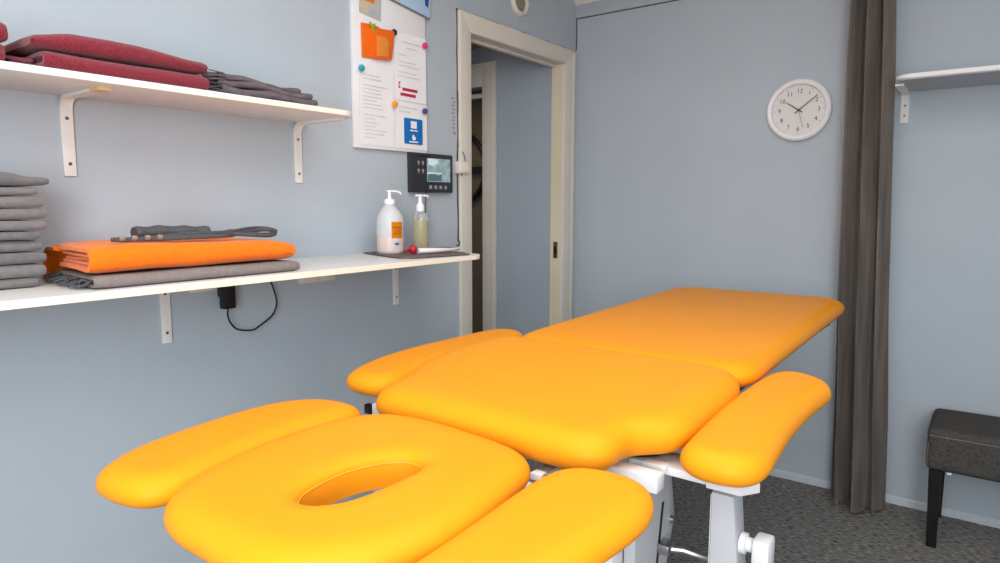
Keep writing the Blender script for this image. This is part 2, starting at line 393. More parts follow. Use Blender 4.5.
# ------------------------------------------------------------------ treatment table
TB = thing('treatment_table', 'large orange-yellow vinyl treatment table with face hole and armrests', 'treatment table', (1.1, -1.5, 0))
NO = 144
def inset_ring(P, d):
    n = len(P); A = sum(P[i].x*P[(i+1) % n].y-P[(i+1) % n].x*P[i].y for i in range(n)); s = 1 if A > 0 else -1
    out = []
    for i in range(n):
        t = (P[(i+2) % n]-P[i-2]).normalized(); nn = Vector((-t.y, t.x))*s
        out.append(P[i]+nn*d)
    return out
def cushion(name, pts, zf, t=.072, hole=None, ru=.04, rb=.040, dome=.068, grow=.008):
    P = resample(catmull([Vector(p) for p in pts], 10, True), NO)
    A = sum(P[i].x*P[(i+1) % NO].y-P[(i+1) % NO].x*P[i].y for i in range(NO))
    if A < 0: P.reverse()
    def relax(Q, k):
        for _ in range(k): Q = [(Q[i-1]+Q[i]*2+Q[(i+1) % NO])/4 for i in range(NO)]
        return Q
    P = inset_ring(relax(P, 3), -grow)
    H = None
    if hole:
        H = resample(catmull([Vector(p) for p in hole], 12, True), NO)
        A = sum(H[i].x*H[(i+1) % NO].y-H[(i+1) % NO].x*H[i].y for i in range(NO))
        if A < 0: H.reverse()
        H = inset_ring(H, -.004)
    def dist(q, L):
        m = 9
        for i in range(NO):
            a = L[i]; e = L[(i+1) % NO]-a; u = max(0, min(1, (q-a).dot(e)/max(1e-12, e.dot(e)))); m = min(m, (q-a-e*u).length)
        return m
    h0 = -.05*t; top_h = .5*t
    def hgt(q, d=None):
        d = dist(q, P) if d is None else d
        s_ = max(0, 1-d/dome); h = h0+(top_h-h0)*math.sqrt(max(0, 1-s_**2.8))
        if H:
            dh = dist(q, H); s2 = max(0, 1-dh/.050); h -= .018*(1-math.sqrt(max(0, 1-s2**2.6)))
        return h
    b = bmesh.new(); rings = []
    def add(Q, h):
        rings.append([b.verts.new((q.x, q.y, zf(q.x, q.y)+(h if not callable(h) else h(q)))) for q in Q])
    for k in range(7):
        a = R(-90+90*k/7); add(inset_ring(P, rb*(1-math.cos(a))), h0+(h0+.5*t)*math.sin(a))
    for k in range(13):
        d = ru*(k/12)**1.8; add(relax(inset_ring(P, d), k//3), lambda q, d=d: hgt(q, d))
    top = relax(inset_ring(P, ru), 5)
    if hole is None:
        cen = sum(top, Vector((0, 0)))/NO
        for s in (.94, .86, .76, .64, .5, .36, .22, .1): add([cen+(q-cen)*s for q in top], hgt)
        cv = b.verts.new((cen.x, cen.y, zf(cen.x, cen.y)+hgt(cen)))
        for A_, B_ in zip(rings, rings[1:]):
            for i in range(NO): b.faces.new((A_[i], A_[(i+1) % NO], B_[(i+1) % NO], B_[i]))
        L = rings[-1]
        for i in range(NO): b.faces.new((L[i], L[(i+1) % NO], cv))
        b.faces.new(rings[0][::-1])
        return obj(name, b, 'vinyl', TB, R(60))
    hc = sum(H, Vector((0, 0)))/NO
    a0 = math.atan2(top[0].y-hc.y, top[0].x-hc.x)
    best = min(range(NO), key=lambda i: abs((math.atan2(H[i].y-hc.y, H[i].x-hc.x)-a0+math.pi) % (2*math.pi)-math.pi))
    Hs = H[best:]+H[:best]
    rim = inset_ring(Hs, -.045)
    for s in (.1, .22, .36, .5, .64, .78, .9): add([q.lerp(r_, s) for q, r_ in zip(top, rim)], hgt)
    for k in range(10):
        d = .045*(1-k/9)**1.6; add(inset_ring(Hs, -d), hgt)
    add(inset_ring(Hs, .001), .5*t-.026); add(inset_ring(Hs, .002), -.1*t); add(Hs, -.5*t)
    for A_, B_ in zip(rings, rings[1:]+[rings[0]]):
        for i in range(NO): b.faces.new((A_[i], A_[(i+1) % NO], B_[(i+1) % NO], B_[i]))
    o = obj(name, b, 'vinyl', TB, R(75))
    pth = [Vector((q.x, q.y, zf(q.x, q.y)+hgt(q)-.0015)) for q in inset_ring(Hs, .0002)]
    obj('stitching', tube(pth+[pth[0]], .0009, 6, cap=False), 'stitch', o)
    return o
CX = 1.105
far_pts = []
for x, y in rounded_rect(.772, 1.466, -1.712, -.392, .075, n=4): far_pts.append((x, y))
def dens(pts, m=.12):
    out = []
    for i, p in enumerate(pts):
        q = pts[(i+1) % len(pts)]; d = math.hypot(q[0]-p[0], q[1]-p[1]); k = max(1, int(d/m))
        for j in range(k): out.append((p[0]+(q[0]-p[0])*j/k, p[1]+(q[1]-p[1])*j/k))
    return out
cushion('leg_cushion', dens(far_pts), lambda x, y: .892+.014*(y+1.65), t=.064, grow=.001)
mid_pts = [(.855, -2.286), (.822, -2.262), (.812, -2.20), (.795, -2.14), (.756, -2.07), (.738, -1.97), (.736, -1.88), (.742, -1.78), (.758, -1.708), (.80, -1.684), (.90, -1.680), (1.0, -1.682), (1.1, -1.685), (1.2, -1.685), (1.3, -1.687),
           (1.40, -1.698), (1.446, -1.735), (1.459, -1.80), (1.460, -1.90), (1.460, -2.0), (1.460, -2.080), (1.450, -2.120), (1.412, -2.150), (1.386, -2.180), (1.388, -2.225), (1.384, -2.265), (1.35, -2.290),
           (1.28, -2.289), (1.18, -2.286), (1.08, -2.284), (.98, -2.284), (.91, -2.287)]
zmid = lambda x, y: .865+.035*(y+2.35)
cushion('seat_cushion', mid_pts, zmid, t=.074)
head_pts = [(.965, -2.322), (1.03, -2.312), (1.13, -2.318), (1.21, -2.328), (1.270, -2.346), (1.302, -2.385), (1.313, -2.44), (1.325, -2.50), (1.335, -2.58), (1.335, -2.66), (1.305, -2.74), (1.25, -2.80), (1.17, -2.823), (1.09, -2.824), (1.02, -2.822),
            (.968, -2.806), (.932, -2.775), (.905, -2.72), (.880, -2.64), (.868, -2.56), (.866, -2.48), (.876, -2.415), (.90, -2.36), (.93, -2.334)]
hole_pts = [(1.117, -2.688), (1.096, -2.665), (1.084, -2.62), (1.083, -2.567), (1.100, -2.518), (1.128, -2.49), (1.152, -2.486), (1.168, -2.495), (1.177, -2.52), (1.178, -2.57), (1.175, -2.62), (1.165, -2.66), (1.143, -2.685)]
zhead = lambda x, y: .850
cushion('head_cushion', head_pts, lambda x, y: .857, t=.060, hole=hole_pts)
sideL = [(.76, -2.812), (.735, -2.785), (.71, -2.745), (.692, -2.69), (.676, -2.60), (.668, -2.52), (.669, -2.46), (.683, -2.405), (.708, -2.367), (.745, -2.340), (.795, -2.330), (.838, -2.336), (.856, -2.375), (.852, -2.48), (.856, -2.56), (.868, -2.64), (.885, -2.71), (.892, -2.765), (.872, -2.800), (.83, -2.815), (.79, -2.818)]
cushion('side_cushion', sideL, lambda x, y: .855, t=.056, dome=.055)
sideR = [(1.44, -2.818), (1.40, -2.815), (1.365, -2.80), (1.362, -2.765), (1.360, -2.71), (1.358, -2.64), (1.353, -2.56), (1.347, -2.48), (1.346, -2.42), (1.352, -2.368), (1.38, -2.336), (1.42, -2.322), (1.465, -2.324), (1.498, -2.343), (1.518, -2.385), (1.523, -2.44), (1.516, -2.52), (1.507, -2.60), (1.496, -2.69), (1.482, -2.75), (1.47, -2.795)]
cushion('side_cushion', sideR, lambda x, y: .855, t=.056, dome=.055)
zarm = lambda x, y: .860
armL = [(.640, -2.19), (.612, -2.150), (.585, -2.085), (.565, -2.01), (.555, -1.93), (.552, -1.84), (.556, -1.73), (.560, -1.61), (.57, -1.53), (.60, -1.482), (.645, -1.474), (.685, -1.50), (.705, -1.57), (.712, -1.68), (.716, -1.80), (.716, -1.92), (.722, -2.0), (.740, -2.08), (.750, -2.14), (.735, -2.180), (.690, -2.196)]
cushion('arm_cushion', armL, lambda x, y: .863, t=.056, dome=.050)
armR = [(1.482, -2.13), (1.487, -2.165), (1.508, -2.187), (1.54, -2.193), (1.575, -2.190), (1.603, -2.172), (1.614, -2.135), (1.611, -2.07), (1.604, -1.97), (1.601, -1.87), (1.603, -1.75), (1.609, -1.66), (1.613, -1.60), (1.603, -1.555), (1.57, -1.522), (1.53, -1.504), (1.497, -1.513), (1.477, -1.545), (1.469, -1.60), (1.466, -1.70), (1.464, -1.80), (1.467, -1.92), (1.474, -2.03)]
cushion('arm_cushion', armR, lambda x, y: .861, t=.060, dome=.050)
# upholstery boards under the cushions
def base_board(pts, z0, z1, ins):
    P = resample(catmull([Vector(p) for p in pts], 8, True), 64)
    Q = []
    n = 64; A = sum(P[i].x*P[(i+1) % n].y-P[(i+1) % n].x*P[i].y for i in range(n)); s = 1 if A > 0 else -1
    for i in range(n):
        t = (P[(i+2) % n]-P[i-2]).normalized(); Q.append(P[i]+Vector((-t.y, t.x))*s*ins)
    return prism([(q.x, q.y) for q in Q], 2, z0, z1)
obj('cushion_board', base_board(dens(far_pts), .840, .859, .05), 'black_plastic', TB)
obj('cushion_board', base_board(mid_pts, .822, .838, .05), 'black_plastic', TB)
obj('cushion_board', base_board(armL, .822, .836, .060), 'black_plastic', TB)
obj('cushion_board', base_board(armR, .822, .836, .060), 'black_plastic', TB)
obj('cushion_board', base_board(sideL, .815, .828, .065), 'black_plastic', TB)
obj('cushion_board', base_board(sideR, .815, .828, .065), 'black_plastic', TB)
# frames under sections
def rail(x0, x1, y0, y1, z0, z1, m='frame_white', name='frame_rail', bev=.003):
    return obj(name, box(x0, x1, y0, y1, z0, z1, bev), m, TB)
for x in (.84, 1.33): rail(x, x+.04, -1.69, -.55, .795, .845)
rail(.84, 1.37, -.59, -.55, .795, .84)
for x in (.86, 1.31): rail(x, x+.04, -2.20, -1.70, .775, .822)
rail(.72, 1.450, -2.190, -2.155, .792, .824, name='cross_rail')
rail(.80, 1.41, -1.76, -1.72, .775, .822, name='cross_rail')
for x in (.93, 1.24): rail(x, x+.03, -2.74, -2.22, .775, .812)
rail(.72, 1.48, -2.42, -2.385, .780, .815, name='cross_rail')
# hinge between seat and head sections
hg = rail(.88, 1.37, -2.315, -2.295, .800, .818, 'chrome', 'hinge_bar')
for x in (.93, 1.10, 1.275):
    obj('hinge_block', box(x-.012, x+.012, -2.314, -2.292, .812, .829, .003), 'frame_white', hg)
    obj('hinge_pin', lathe([(0, -.03), (.006, -.03), (.006, .03), (0, .03)], 12, (x+.03, -2.305, .822), Vector((1, 0, 0))), 'chrome', hg)
# arm support brackets, right and left
def arm_support(s):
    X = lambda x: CX+s*(x-CX)
    def bx(name, x0, x1, y0, y1, z0, z1, m, par, bev=.003):
        a, c_ = sorted((X(x0), X(x1))); return obj(name, box(a, c_, y0, y1, z0, z1, bev), m, par)
    br = bx('arm_bracket', 1.36, 1.57, -2.115, -2.035, .800, .816, 'frame_white', TB, .002)
    pts = [(X(1.515), -2.125), (X(1.575), -2.125), (X(1.598), -2.09), (X(1.575), -2.02), (X(1.515), -2.02)]
    obj('arm_plate', prism(pts if s > 0 else pts[::-1], 2, .799, .8175, .002), 'frame_white', br)
    bx('clamp', 1.392, 1.440, -2.128, -2.100, .806, .822, 'frame_white', br, .004)
    pp = [(X(1.522), .79), (X(1.562), .79), (X(1.576), .62), (X(1.576), .42), (X(1.522), .42)]
    post = obj('support_post', prism(pp if s > 0 else pp[::-1], 1, -2.115, -2.065, .003), 'frame_grey', TB)
    bx('post_lit_edge', 1.5205, 1.5215, -2.114, -2.066, .43, .785, 'frame_white', post, 0)  # paler sheet puts the light on this narrow face into its colour
    obj('clamp_knob', lathe([(0, 0), (.019, 0), (.019, .010), (.013, .012), (.013, .028), (0, .028)], 20, (X(1.570), -2.09, .700), Vector((s, 0, 0))), 'frame_white', post)
    bx('knob_block', 1.594, 1.624, -2.115, -2.070, .665, .722, 'frame_white', post, .006)
    bx('lower_arm', 1.36, 1.57, -2.11, -2.07, .42, .46, 'frame_white', TB)
    return br
arm_support(1); arm_support(-1)
obj('lock_knob', box(.648, .672, -2.152, -2.135, .775, .80, .004), 'black_plastic', TB)
obj('side_plate', box(.615, .690, -2.135, -2.128, .755, .822, .002), 'frame_grey', TB)
# lifting column: side plates with slot, lower base frame on the floor
for s in (1, -1):
    X = lambda x: CX+s*(x-CX)
    pts = [(-2.13, .775), (-1.965, .775), (-1.930, .635), (-1.965, .56), (-2.05, .30), (-2.13, .30)]
    pl = obj('lift_plate', prism(pts, 0, min(X(1.36), X(1.385)), max(X(1.36), X(1.385)), .003), 'frame_grey', TB)
    obj('slot', prism([(-2.005, .69), (-1.996, .69), (-2.020, .56), (-2.029, .56)], 0, min(X(1.3845), X(1.3862)), max(X(1.3845), X(1.3862))), 'black_plastic', pl)
    obj('bolt', lathe([(0, .008), (.007, .008), (.008, 0), (0, 0)], 12, (X(1.385), -1.955, .635), Vector((s, 0, 0))), 'chrome', pl)
    rail(min(X(1.325), X(1.36)), max(X(1.325), X(1.36)), -2.18, -2.13, .30, .79, 'frame_white', 'lift_post')
    rail(min(X(1.31), X(1.36)), max(X(1.31), X(1.36)), -2.16, -2.10, .10, .32, 'frame_grey', 'lift_post')
    obj('lift_arm', tube([(X(1.24), -2.10, .50), (X(1.22), -1.60, .12)], .028, 8, flat=.6), 'frame_grey', TB)
    obj('lift_arm', tube([(X(1.18), -2.08, .12), (X(1.18), -1.66, .78)], .028, 8, flat=.6), 'frame_grey', TB)
    rail(min(X(1.22), X(1.28)), max(X(1.22), X(1.28)), -2.15, -1.55, .06, .12, 'frame_grey', 'floor_rail')
    for y in (-2.10, -1.60):
        obj('foot', lathe([(0, 0), (.032, 0), (.034, .012), (.014, .022), (.012, .065), (0, .065)], 18, (X(1.25), y, 0)), 'black_plastic', TB)
rail(.84, 1.37, -2.16, -2.10, .06, .12, 'frame_grey', 'floor_rail'); rail(.92, 1.29, -1.63, -1.57, .06, .12, 'frame_grey', 'floor_rail')
obj('release_lever', tube([(1.385, -2.02, .60), (1.43, -2.0, .600), (1.52, -1.96, .575)], .008, 10), 'chrome', TB)
obj('lever_joint', box(1.388, 1.412, -2.03, -1.995, .590, .612, .004), 'chrome', TB)

# ------------------------------------------------------------------ curtain
def curtain():
    cu = thing('curtain', 'dark taupe curtain bunched against the blue-grey wall', 'curtain', (1.48, -.14, 0))
    b = bmesh.new(); NU, NV = 150, 60; V = []
    for j in range(NV+1):
        t = j/NV; z = .012+t*(2.40-.012)
        row = []
        for i in range(NU+1):
            u = i/NU
            xl = 1.398-.042*t-.012*math.sin(t*3); xr = 1.612-.100*t
            x = xl+(xr-xl)*u
            amp = .062+.015*math.sin(3*u+1)
            ph = u*2*math.pi*3.4+.7*math.sin(u*7)+.35*math.sin(t*2.2+u*3)
            y = -.135+amp*math.sin(ph)*(1-.15*t)-.085*math.exp(-((u-.62)/.14)**2)*(1-t)**2
            x += .012*math.sin(ph*2+.6)
            x += .008*nz((u*3, t*2, 1), 2.0, 4); y += .010*nz((u*5, t*3, 5), 2.0, 6)
            zz = z
            if t < .03: zz = z+(.03-t)*.7*(nz((u*4, 0, 0), 2, 9)+.25)
            row.append(b.verts.new((x, y, max(zz, .008))))
        V.append(row)
    for j in range(NV):
        for i in range(NU): b.faces.new((V[j][i], V[j][i+1], V[j+1][i+1], V[j+1][i]))
    bmesh.ops.solidify(b, geom=b.faces[:], thickness=.004)
    obj('drape', b, 'curtain', cu, R(80))
    obj('curtain_rail', box(1.30, 2.6, -.155, -.125, 2.395, 2.42, .003), 'trim', cu)
curtain()

# ------------------------------------------------------------------ stool
st = thing('stool', 'charcoal upholstered stool with black wooden legs by the skirting', 'stool', (2.0, -.19, 0))
def soft_box(x0, x1, y0, y1, z0, z1, bev, puff, n=10):
    b = box(x0, x1, y0, y1, z0, z1, bev, 4)
    bmesh.ops.subdivide_edges(b, edges=[e for e in b.edges if e.calc_length() > .08], cuts=8, use_grid_fill=True)
    cx, cy, cz = (x0+x1)/2, (y0+y1)/2, (z0+z1)/2
    for v in b.verts:
        fx, fy, fz = (v.co.x-cx)/(x1-x0)*2, (v.co.y-cy)/(y1-y0)*2, (v.co.z-cz)/(z1-z0)*2
        if fz > .9: v.co.z += puff*(1-fx**4)*(1-fy**4)
    return b
obj('seat', soft_box(1.752, 2.30, -.362, -.018, .305, .464, .022, .006), 'stool_fabric', st)
obj('piping', tube([(1.758, -.36, .440), (1.9, -.364, .441), (2.1, -.364, .441), (2.294, -.36, .440)], .002, 6), 'stool_thread', st)
obj('piping', tube([(1.7515, -.345, .440), (1.7505, -.2, .441), (1.7515, -.035, .440)], .002, 6), 'stool_thread', st)
obj('piping', tube([(1.757, -.3615, .41), (1.757, -.3615, .31)], .0015, 6), 'stool_thread', st)
obj('care_tag', box(1.822, 1.836, -.350, -.3485, .298, .306), 'paper', st)
for x, y in ((1.778, -.335), (1.778, -.03), (2.275, -.335), (2.275, -.03)):
    sgn = 1 if x < 2 else -1; sy = 1 if y < -.2 else -1
    b = bmesh.new(); lo, hi = [], []
    for dx, dy in ((-1, -1), (1, -1), (1, 1), (-1, 1)):
        hi.append(b.verts.new((x+sgn*.008+dx*.022, y+sy*.004+dy*.018, .306)))
        lo.append(b.verts.new((x+sgn*.012+dx*.016, y-.002*sy+dy*.014, 0)))
    b.faces.new(hi); b.faces.new(lo)
    for k in range(4): b.faces.new((lo[k], lo[(k+1) % 4], hi[(k+1) % 4], hi[k]))
    bmesh.ops.bevel(b, geom=b.edges[:], offset=.002, segments=1, affect='EDGES')
    obj('leg', b, 'black_wood', st)

# ------------------------------------------------------------------ clock
ck = thing('wall_clock', 'round white wall clock showing about ten past ten', 'clock', (1.156, 0, 1.720))
K = (1.160, 0, 1.720); ax = Vector((0, -1, 0))
obj('rim', lathe([(.113, .004), (.113, .030), (.117, .034), (.126, .036), (.134, .030), (.137, .020), (.135, 0), (.113, 0), (.113, .004)], 72, K, ax), 'clock_white', ck)
obj('dial', lathe([(0, .012), (.114, .012), (.114, 0), (0, 0)], 64, K, ax), 'clock_face', ck)
RX90 = Matrix.Rotation(R(90), 4, 'X')
for h in range(1, 13):
    a = R(90-30*h); rr = .083
    text('numeral', str(h), .026, 'clock_ink', ck, (K[0]+rr*math.cos(a), -.0125, K[2]+rr*math.sin(a)), RX90, .0003)
    d = Vector((math.cos(a), 0, math.sin(a)))
    obj('hour_mark', tube([Vector((K[0], -.0125, K[2]))+d*.100, Vector((K[0], -.0125, K[2]))+d*.104], .0012, 6), 'clock_ink', ck)
def hand(name, ang, l, back, wdt, yy):
    a = R(90-ang); d = Vector((math.cos(a), 0, math.sin(a))); n = Vector((-d.z, 0, d.x)); c0 = Vector((K[0], yy, K[2]))
    b = bmesh.new()
    pts = [c0-d*back+n*wdt, c0-d*back-n*wdt, c0+d*l-n*wdt*.6, c0+d*l+n*wdt*.6]
    v0 = [b.verts.new(p) for p in pts]; v1 = [b.verts.new(p+Vector((0, -.001, 0))) for p in pts]
    b.faces.new(v0); b.faces.new(v1)
    for k in range(4): b.faces.new((v0[k], v0[(k+1) % 4], v1[(k+1) % 4], v1[k]))
    obj(name, b, 'clock_ink', ck)
hand('hour_hand', 304, .064, .018, .0028, -.016); hand('minute_hand', 51, .098, .020, .0024, -.019); hand('second_hand', 164, .085, .0, .0007, -.021)
obj('hand_cap', lathe([(0, .022), (.005, .022), (.005, .012), (0, .012)], 16, K, ax), 'clock_ink', ck)

# ------------------------------------------------------------------ notice board and what is pinned to it
BX = .018
nb = thing('notice_board', 'white notice board with papers on the shelf wall', 'notice board', (0, -1.395, 1.50))
obj('panel', box(.001, BX, -1.603, -1.226, 1.506, 2.16, .002), 'board_white', nb)
def sheet(y0, y1, z0, z1, x=BX, name='paper_sheet', m='paper', t=.0012, tilt=0):
    b = bmesh.new(); n = 10; P = []
    for lay in (0, 1):
        g = []
        for i in range(n+1):
            for j in range(n+1):
                u, v = i/n, j/n
                cur = .0018*math.sin(u*4+v*2)*(1-abs(2*v-1)**6)+.001
                g.append(b.verts.new((x+max(0, cur)+lay*t, y0+(y1-y0)*u+tilt*(v-.5), z0+(z1-z0)*v-tilt*(u-.5))))
        P.append(g)
    for i in range(n):
        for j in range(n):
            k = i*(n+1)+j
            for g in P: b.faces.new((g[k], g[k+n+1], g[k+n+2], g[k+1]))
    return obj(name, b, m, None, R(40))
def lines(par, y0, zt, specs, x, m='print_grey', h=.003, name='text_line'):
    b = bmesh.new()
    for dz, off, ln in specs: box(x, x+.0004, y0+off, y0+off+ln, zt-dz, zt-dz+h, bm=b)
    return obj(name, b, m, par)
random.seed(11)
s1 = sheet(-1.582, -1.410, 1.518, 1.80, BX); tag(s1, 'white printed sheet under the teal pin on notice board', 'paper')
lines(s1, -1.564, 1.775, [(.006+i*.0135+(.01 if i > 1 else 0)+(.012 if i > 8 else 0), 0.0, random.uniform(.05, .125)) for i in range(16)], BX+.0045)
s2 = sheet(-1.405, -1.226, 1.70, 1.955, BX); tag(s2, 'white price sheet with two red bars on notice board', 'paper')
lines(s2, -1.387, 1.93, [(.01, .02, .11), (.03, .05, .06), (.06, 0, .05), (.085, 0, .10), (.10, 0, .12), (.125, 0, .1), (.14, .0, .12)], BX+.0045)
obj('red_bar', box(BX+.0042, BX+.0048, -1.364, -1.280, 1.738, 1.749), 'print_red', s2); obj('red_bar', box(BX+.0042, BX+.0048, -1.375, -1.290, 1.718, 1.729), 'print_red', s2)
obj('red_bracket', prism([(-1.384, 1.745), (-1.374, 1.745), (-1.374, 1.749), (-1.380, 1.752), (-1.380, 1.762), (-1.374, 1.765), (-1.374, 1.769), (-1.384, 1.769)], 0, BX+.0042, BX+.0048), 'print_red', s2)
s3 = sheet(-1.402, -1.224, 1.517, 1.695, BX); tag(s3, 'white sheet behind the blue sign on notice board', 'paper')
lines(s3, -1.384, 1.68, [(.006, .0, .1), (.022, .0, .06)], BX+.0045)
sg = thing('sign', 'small blue payment sign at bottom right of notice board', 'sign', (BX, -1.307, 1.535))
obj('card', prism(rounded_rect(-1.358, -1.255, 1.537, 1.636, .006, n=4), 0, BX+.004, BX+.006), 'print_blue', sg)
obj('white_square', box(BX+.006, BX+.0066, -1.322, -1.289, 1.598, 1.626), 'paper', sg)
lines(sg, -1.326, 1.587, [(0, 0, .018), (0, .021, .020)], BX+.006, 'paper', .005)
obj('hand_icon', prism([(-1.316, 1.560), (-1.311, 1.574), (-1.306, 1.574), (-1.304, 1.566), (-1.296, 1.566), (-1.296, 1.556), (-1.302, 1.552), (-1.310, 1.552)], 0, BX+.006, BX+.0066), 'paper', sg)
lines(sg, -1.332, 1.543, [(0, 0, .050)], BX+.006, 'paper', .005)
# orange trouser-shaped card
oc = thing('orange_card', 'bright orange pocket-shaped card with green leaf on notice board', 'card', (BX, -1.492, 1.82))
obj('back_leaf', prism([(-1.569, 1.948), (-1.512, 1.953), (-1.478, 1.947), (-1.474, 1.935), (-1.488, 1.832), (-1.567, 1.829)], 0, BX+.002, BX+.010, .003), 'card_orange', oc)
obj('front_leaf', prism([(-1.532, 1.938), (-1.422, 1.947), (-1.414, 1.940), (-1.417, 1.925), (-1.430, 1.842), (-1.436, 1.836), (-1.512, 1.830), (-1.524, 1.836), (-1.518, 1.88)], 0, BX+.008, BX+.020, .004), 'card_orange', oc)
obj('pocket', prism([(-1.508, 1.912), (-1.462, 1.916), (-1.448, 1.900), (-1.450, 1.845), (-1.508, 1.840)], 0, BX+.019, BX+.0225, .001), 'card_orange_light', oc)
obj('leaf', prism([(-1.542, 1.955), (-1.527, 1.948), (-1.518, 1.953), (-1.512, 1.945), (-1.522, 1.936), (-1.522, 1.918), (-1.529, 1.918), (-1.530, 1.935), (-1.540, 1.942)], 0, BX+.0195, BX+.0225), 'leaf_green', oc)
p1 = thing('postcard', 'small blue and orange postcard at the top of notice board', 'postcard', (BX, -1.522, 1.98))
obj('card', prism([(-1.574, 1.985), (-1.469, 1.973), (-1.464, 2.11), (-1.568, 2.12)], 0, BX+.002, BX+.0035), 'card_sky', p1)
obj('picture', prism([(-1.547, 2.03), (-1.502, 2.028), (-1.494, 2.06), (-1.542, 2.09)], 0, BX+.0035, BX+.004), 'card_orange', p1)
lf = thing('leaflet', 'pale blue leaflet hanging at the top right of notice board', 'leaflet', (BX, -1.312, 2.05))
obj('page', prism([(-1.437, 2.068), (-1.206, 2.040), (-1.202, 2.15), (-1.432, 2.155)], 0, BX+.003, BX+.008, .001), 'card_blue', lf)
obj('page_shadow_edge', prism([(-1.437, 2.062), (-1.206, 2.034), (-1.206, 2.040), (-1.437, 2.068)], 0, BX+.002, BX+.006), 'cable_grey', lf)
obj('emblem', prism([(-1.234, 2.085), (-1.217, 2.075), (-1.212, 2.11), (-1.234, 2.12)], 0, BX+.008, BX+.0086), 'navy_print', lf)
def pin(y, z, m, lab, x=BX+.004):
    o = obj('magnet_pin', lathe([(0, 0), (.006, 0), (.007, .002), (.0115, .006), (.0125, .011), (.010, .016), (.005, .0185), (0, .019)], 20, (x, y, z), Vector((1, 0, 0))), m)
    tag(o, lab, 'pin', 'coloured pins on the notice board')
pin(-1.578, 1.787, 'pin_teal', 'teal round pin at left edge of notice board')
pin(-1.243, 1.926, 'pin_pink', 'bright pink round pin on notice board')
pin(-1.415, 1.679, 'pin_orange', 'light orange round pin above the blue sign')
pin(-1.248, 1.671, 'pin_purple', 'purple round pin at right edge of notice board')
pin(-1.410, 1.944, 'pin_navy', 'dark navy pin beside the orange card', BX+.002)

# ------------------------------------------------------------------ video intercom, socket, cables
vi = thing('video_intercom', 'black video intercom monitor mounted below the notice board', 'intercom', (0, -1.199, 1.345))
obj('case', box(.001, .026, -1.324, -1.072, 1.348, 1.506, .004), 'charcoal', vi)
scn = obj('screen', box(.0255, .0268, -1.234, -1.091, 1.392, 1.487), 'screen', vi)
obj('picture_bright', prism([(-1.227, 1.485), (-1.171, 1.485), (-1.166, 1.468), (-1.199, 1.455), (-1.227, 1.462)], 0, .0268, .0270), 'screen_light', scn)
obj('picture_dark', prism([(-1.230, 1.395), (-1.147, 1.395), (-1.145, 1.425), (-1.166, 1.418), (-1.194, 1.428), (-1.230, 1.42)], 0, .0268, .0270), 'screen_dark', scn)
obj('picture_line', box(.0268, .0271, -1.234, -1.147, 1.424, 1.430), 'screen_light', scn)
for i, y in enumerate((-1.213, -1.182, -1.151, -1.120)):
    obj('touch_key', box(.0258, .0264, y-.008, y+.008, 1.363, 1.377), 'icon_grey', vi)
for y in (-1.283, -1.258):
    for z in (1.468, 1.436):
        k = obj('call_key', lathe([(0, .001), (.006, .001), (.0065, 0), (0, 0)], 14, (.026, y, z), Vector((1, 0, 0)), sy=1), 'icon_grey', vi)
        obj('key_mark', box(.026, .0268, y-.0025, y+.0025, z-.012, z-.005), 'icon_grey', k)
obj('slot', box(.0255, .0263, -1.286, -1.213, 1.490, 1.495), 'black_plastic', vi)
so = thing('socket_box', 'small ivory junction box on the door frame edge', 'junction box', (0, -1.0, 1.43))
obj('cover', box(.0, .036, -1.036, -.968, 1.432, 1.485, .005), 'socket_ivory', so)
obj('lid', box(.036, .040, -1.031, -.973, 1.438, 1.479, .003), 'socket_ivory', so)
def cable(name, pts, r, m, lab, n=8): 
    return tag(obj(name, tube(catmull(pts, 8), r, n), m), lab, 'cable')
cable('cable', [(.012, -1.225, 1.348), (.006, -1.224, 1.28), (.006, -1.223, 1.2), (.008, -1.223, 1.121)], .0032, 'cable_grey', 'thin grey cable running down from the video intercom')
cable('cable', [(.026, -1.005, 1.440), (.010, -1.006, 1.40), (.006, -1.003, 1.33), (.006, -.999, 1.25), (.006, -1.001, 1.17), (.008, -1.010, 1.135), (.018, -1.028, 1.1215), (.03, -1.055, 1.1215)], .003, 'cable_black', 'black cable dropping from junction box to the shelf')
cable('cable', [(.024, -.985, 1.484), (.024, -.996, 1.515), (.006, -1.008, 1.55), (.005, -1.012, 1.60), (.005, -1.006, 1.66), (.006, -1.010, 1.74), (.005, -1.004, 1.85), (.005, -1.007, 1.98), (.005, -1.003, 2.10)], .0028, 'cable_grey', 'grey cable climbing the wall edge from junction box')
ch = thing('door_chain', 'small dark chain hanging beside the door frame', 'chain', (0, -1.04, 1.62))
for i in range(9):
    z = 1.752-i*.0155; y = -1.041+(.003 if i % 2 else -.003)
    obj('link', tube([(.003, y-.004, z), (.006, y+.004, z-.003)], .0018, 6), 'cable_grey', ch)
obj('tail', tube([(.004, -1.040, 1.61), (.006, -1.028, 1.60)], .002, 6), 'cable_grey', ch)
# vent
vn = thing('air_vent', 'small round white air vent above the doorway', 'vent', (0, -.548, 2.255))
VK = (0, -.548, 2.262)
obj('ring', lathe([(.046, 0), (.046, .012), (.052, .017), (.062, .016), (.068, .008), (.068, 0), (.046, 0)], 40, VK, Vector((1, 0, 0))), 'trim', vn)
obj('core', lathe([(0, .008), (.030, .007), (.047, .004), (.047, 0), (0, 0)], 32, VK, Vector((1, 0, 0))), 'vent_core', vn)
for k in range(-2, 3): obj('slat', box(.007, .011, VK[1]-.04+abs(k)*.006, VK[1]+.04-abs(k)*.006, VK[2]+k*.016-.002, VK[2]+k*.016+.002), 'vent_core', vn)
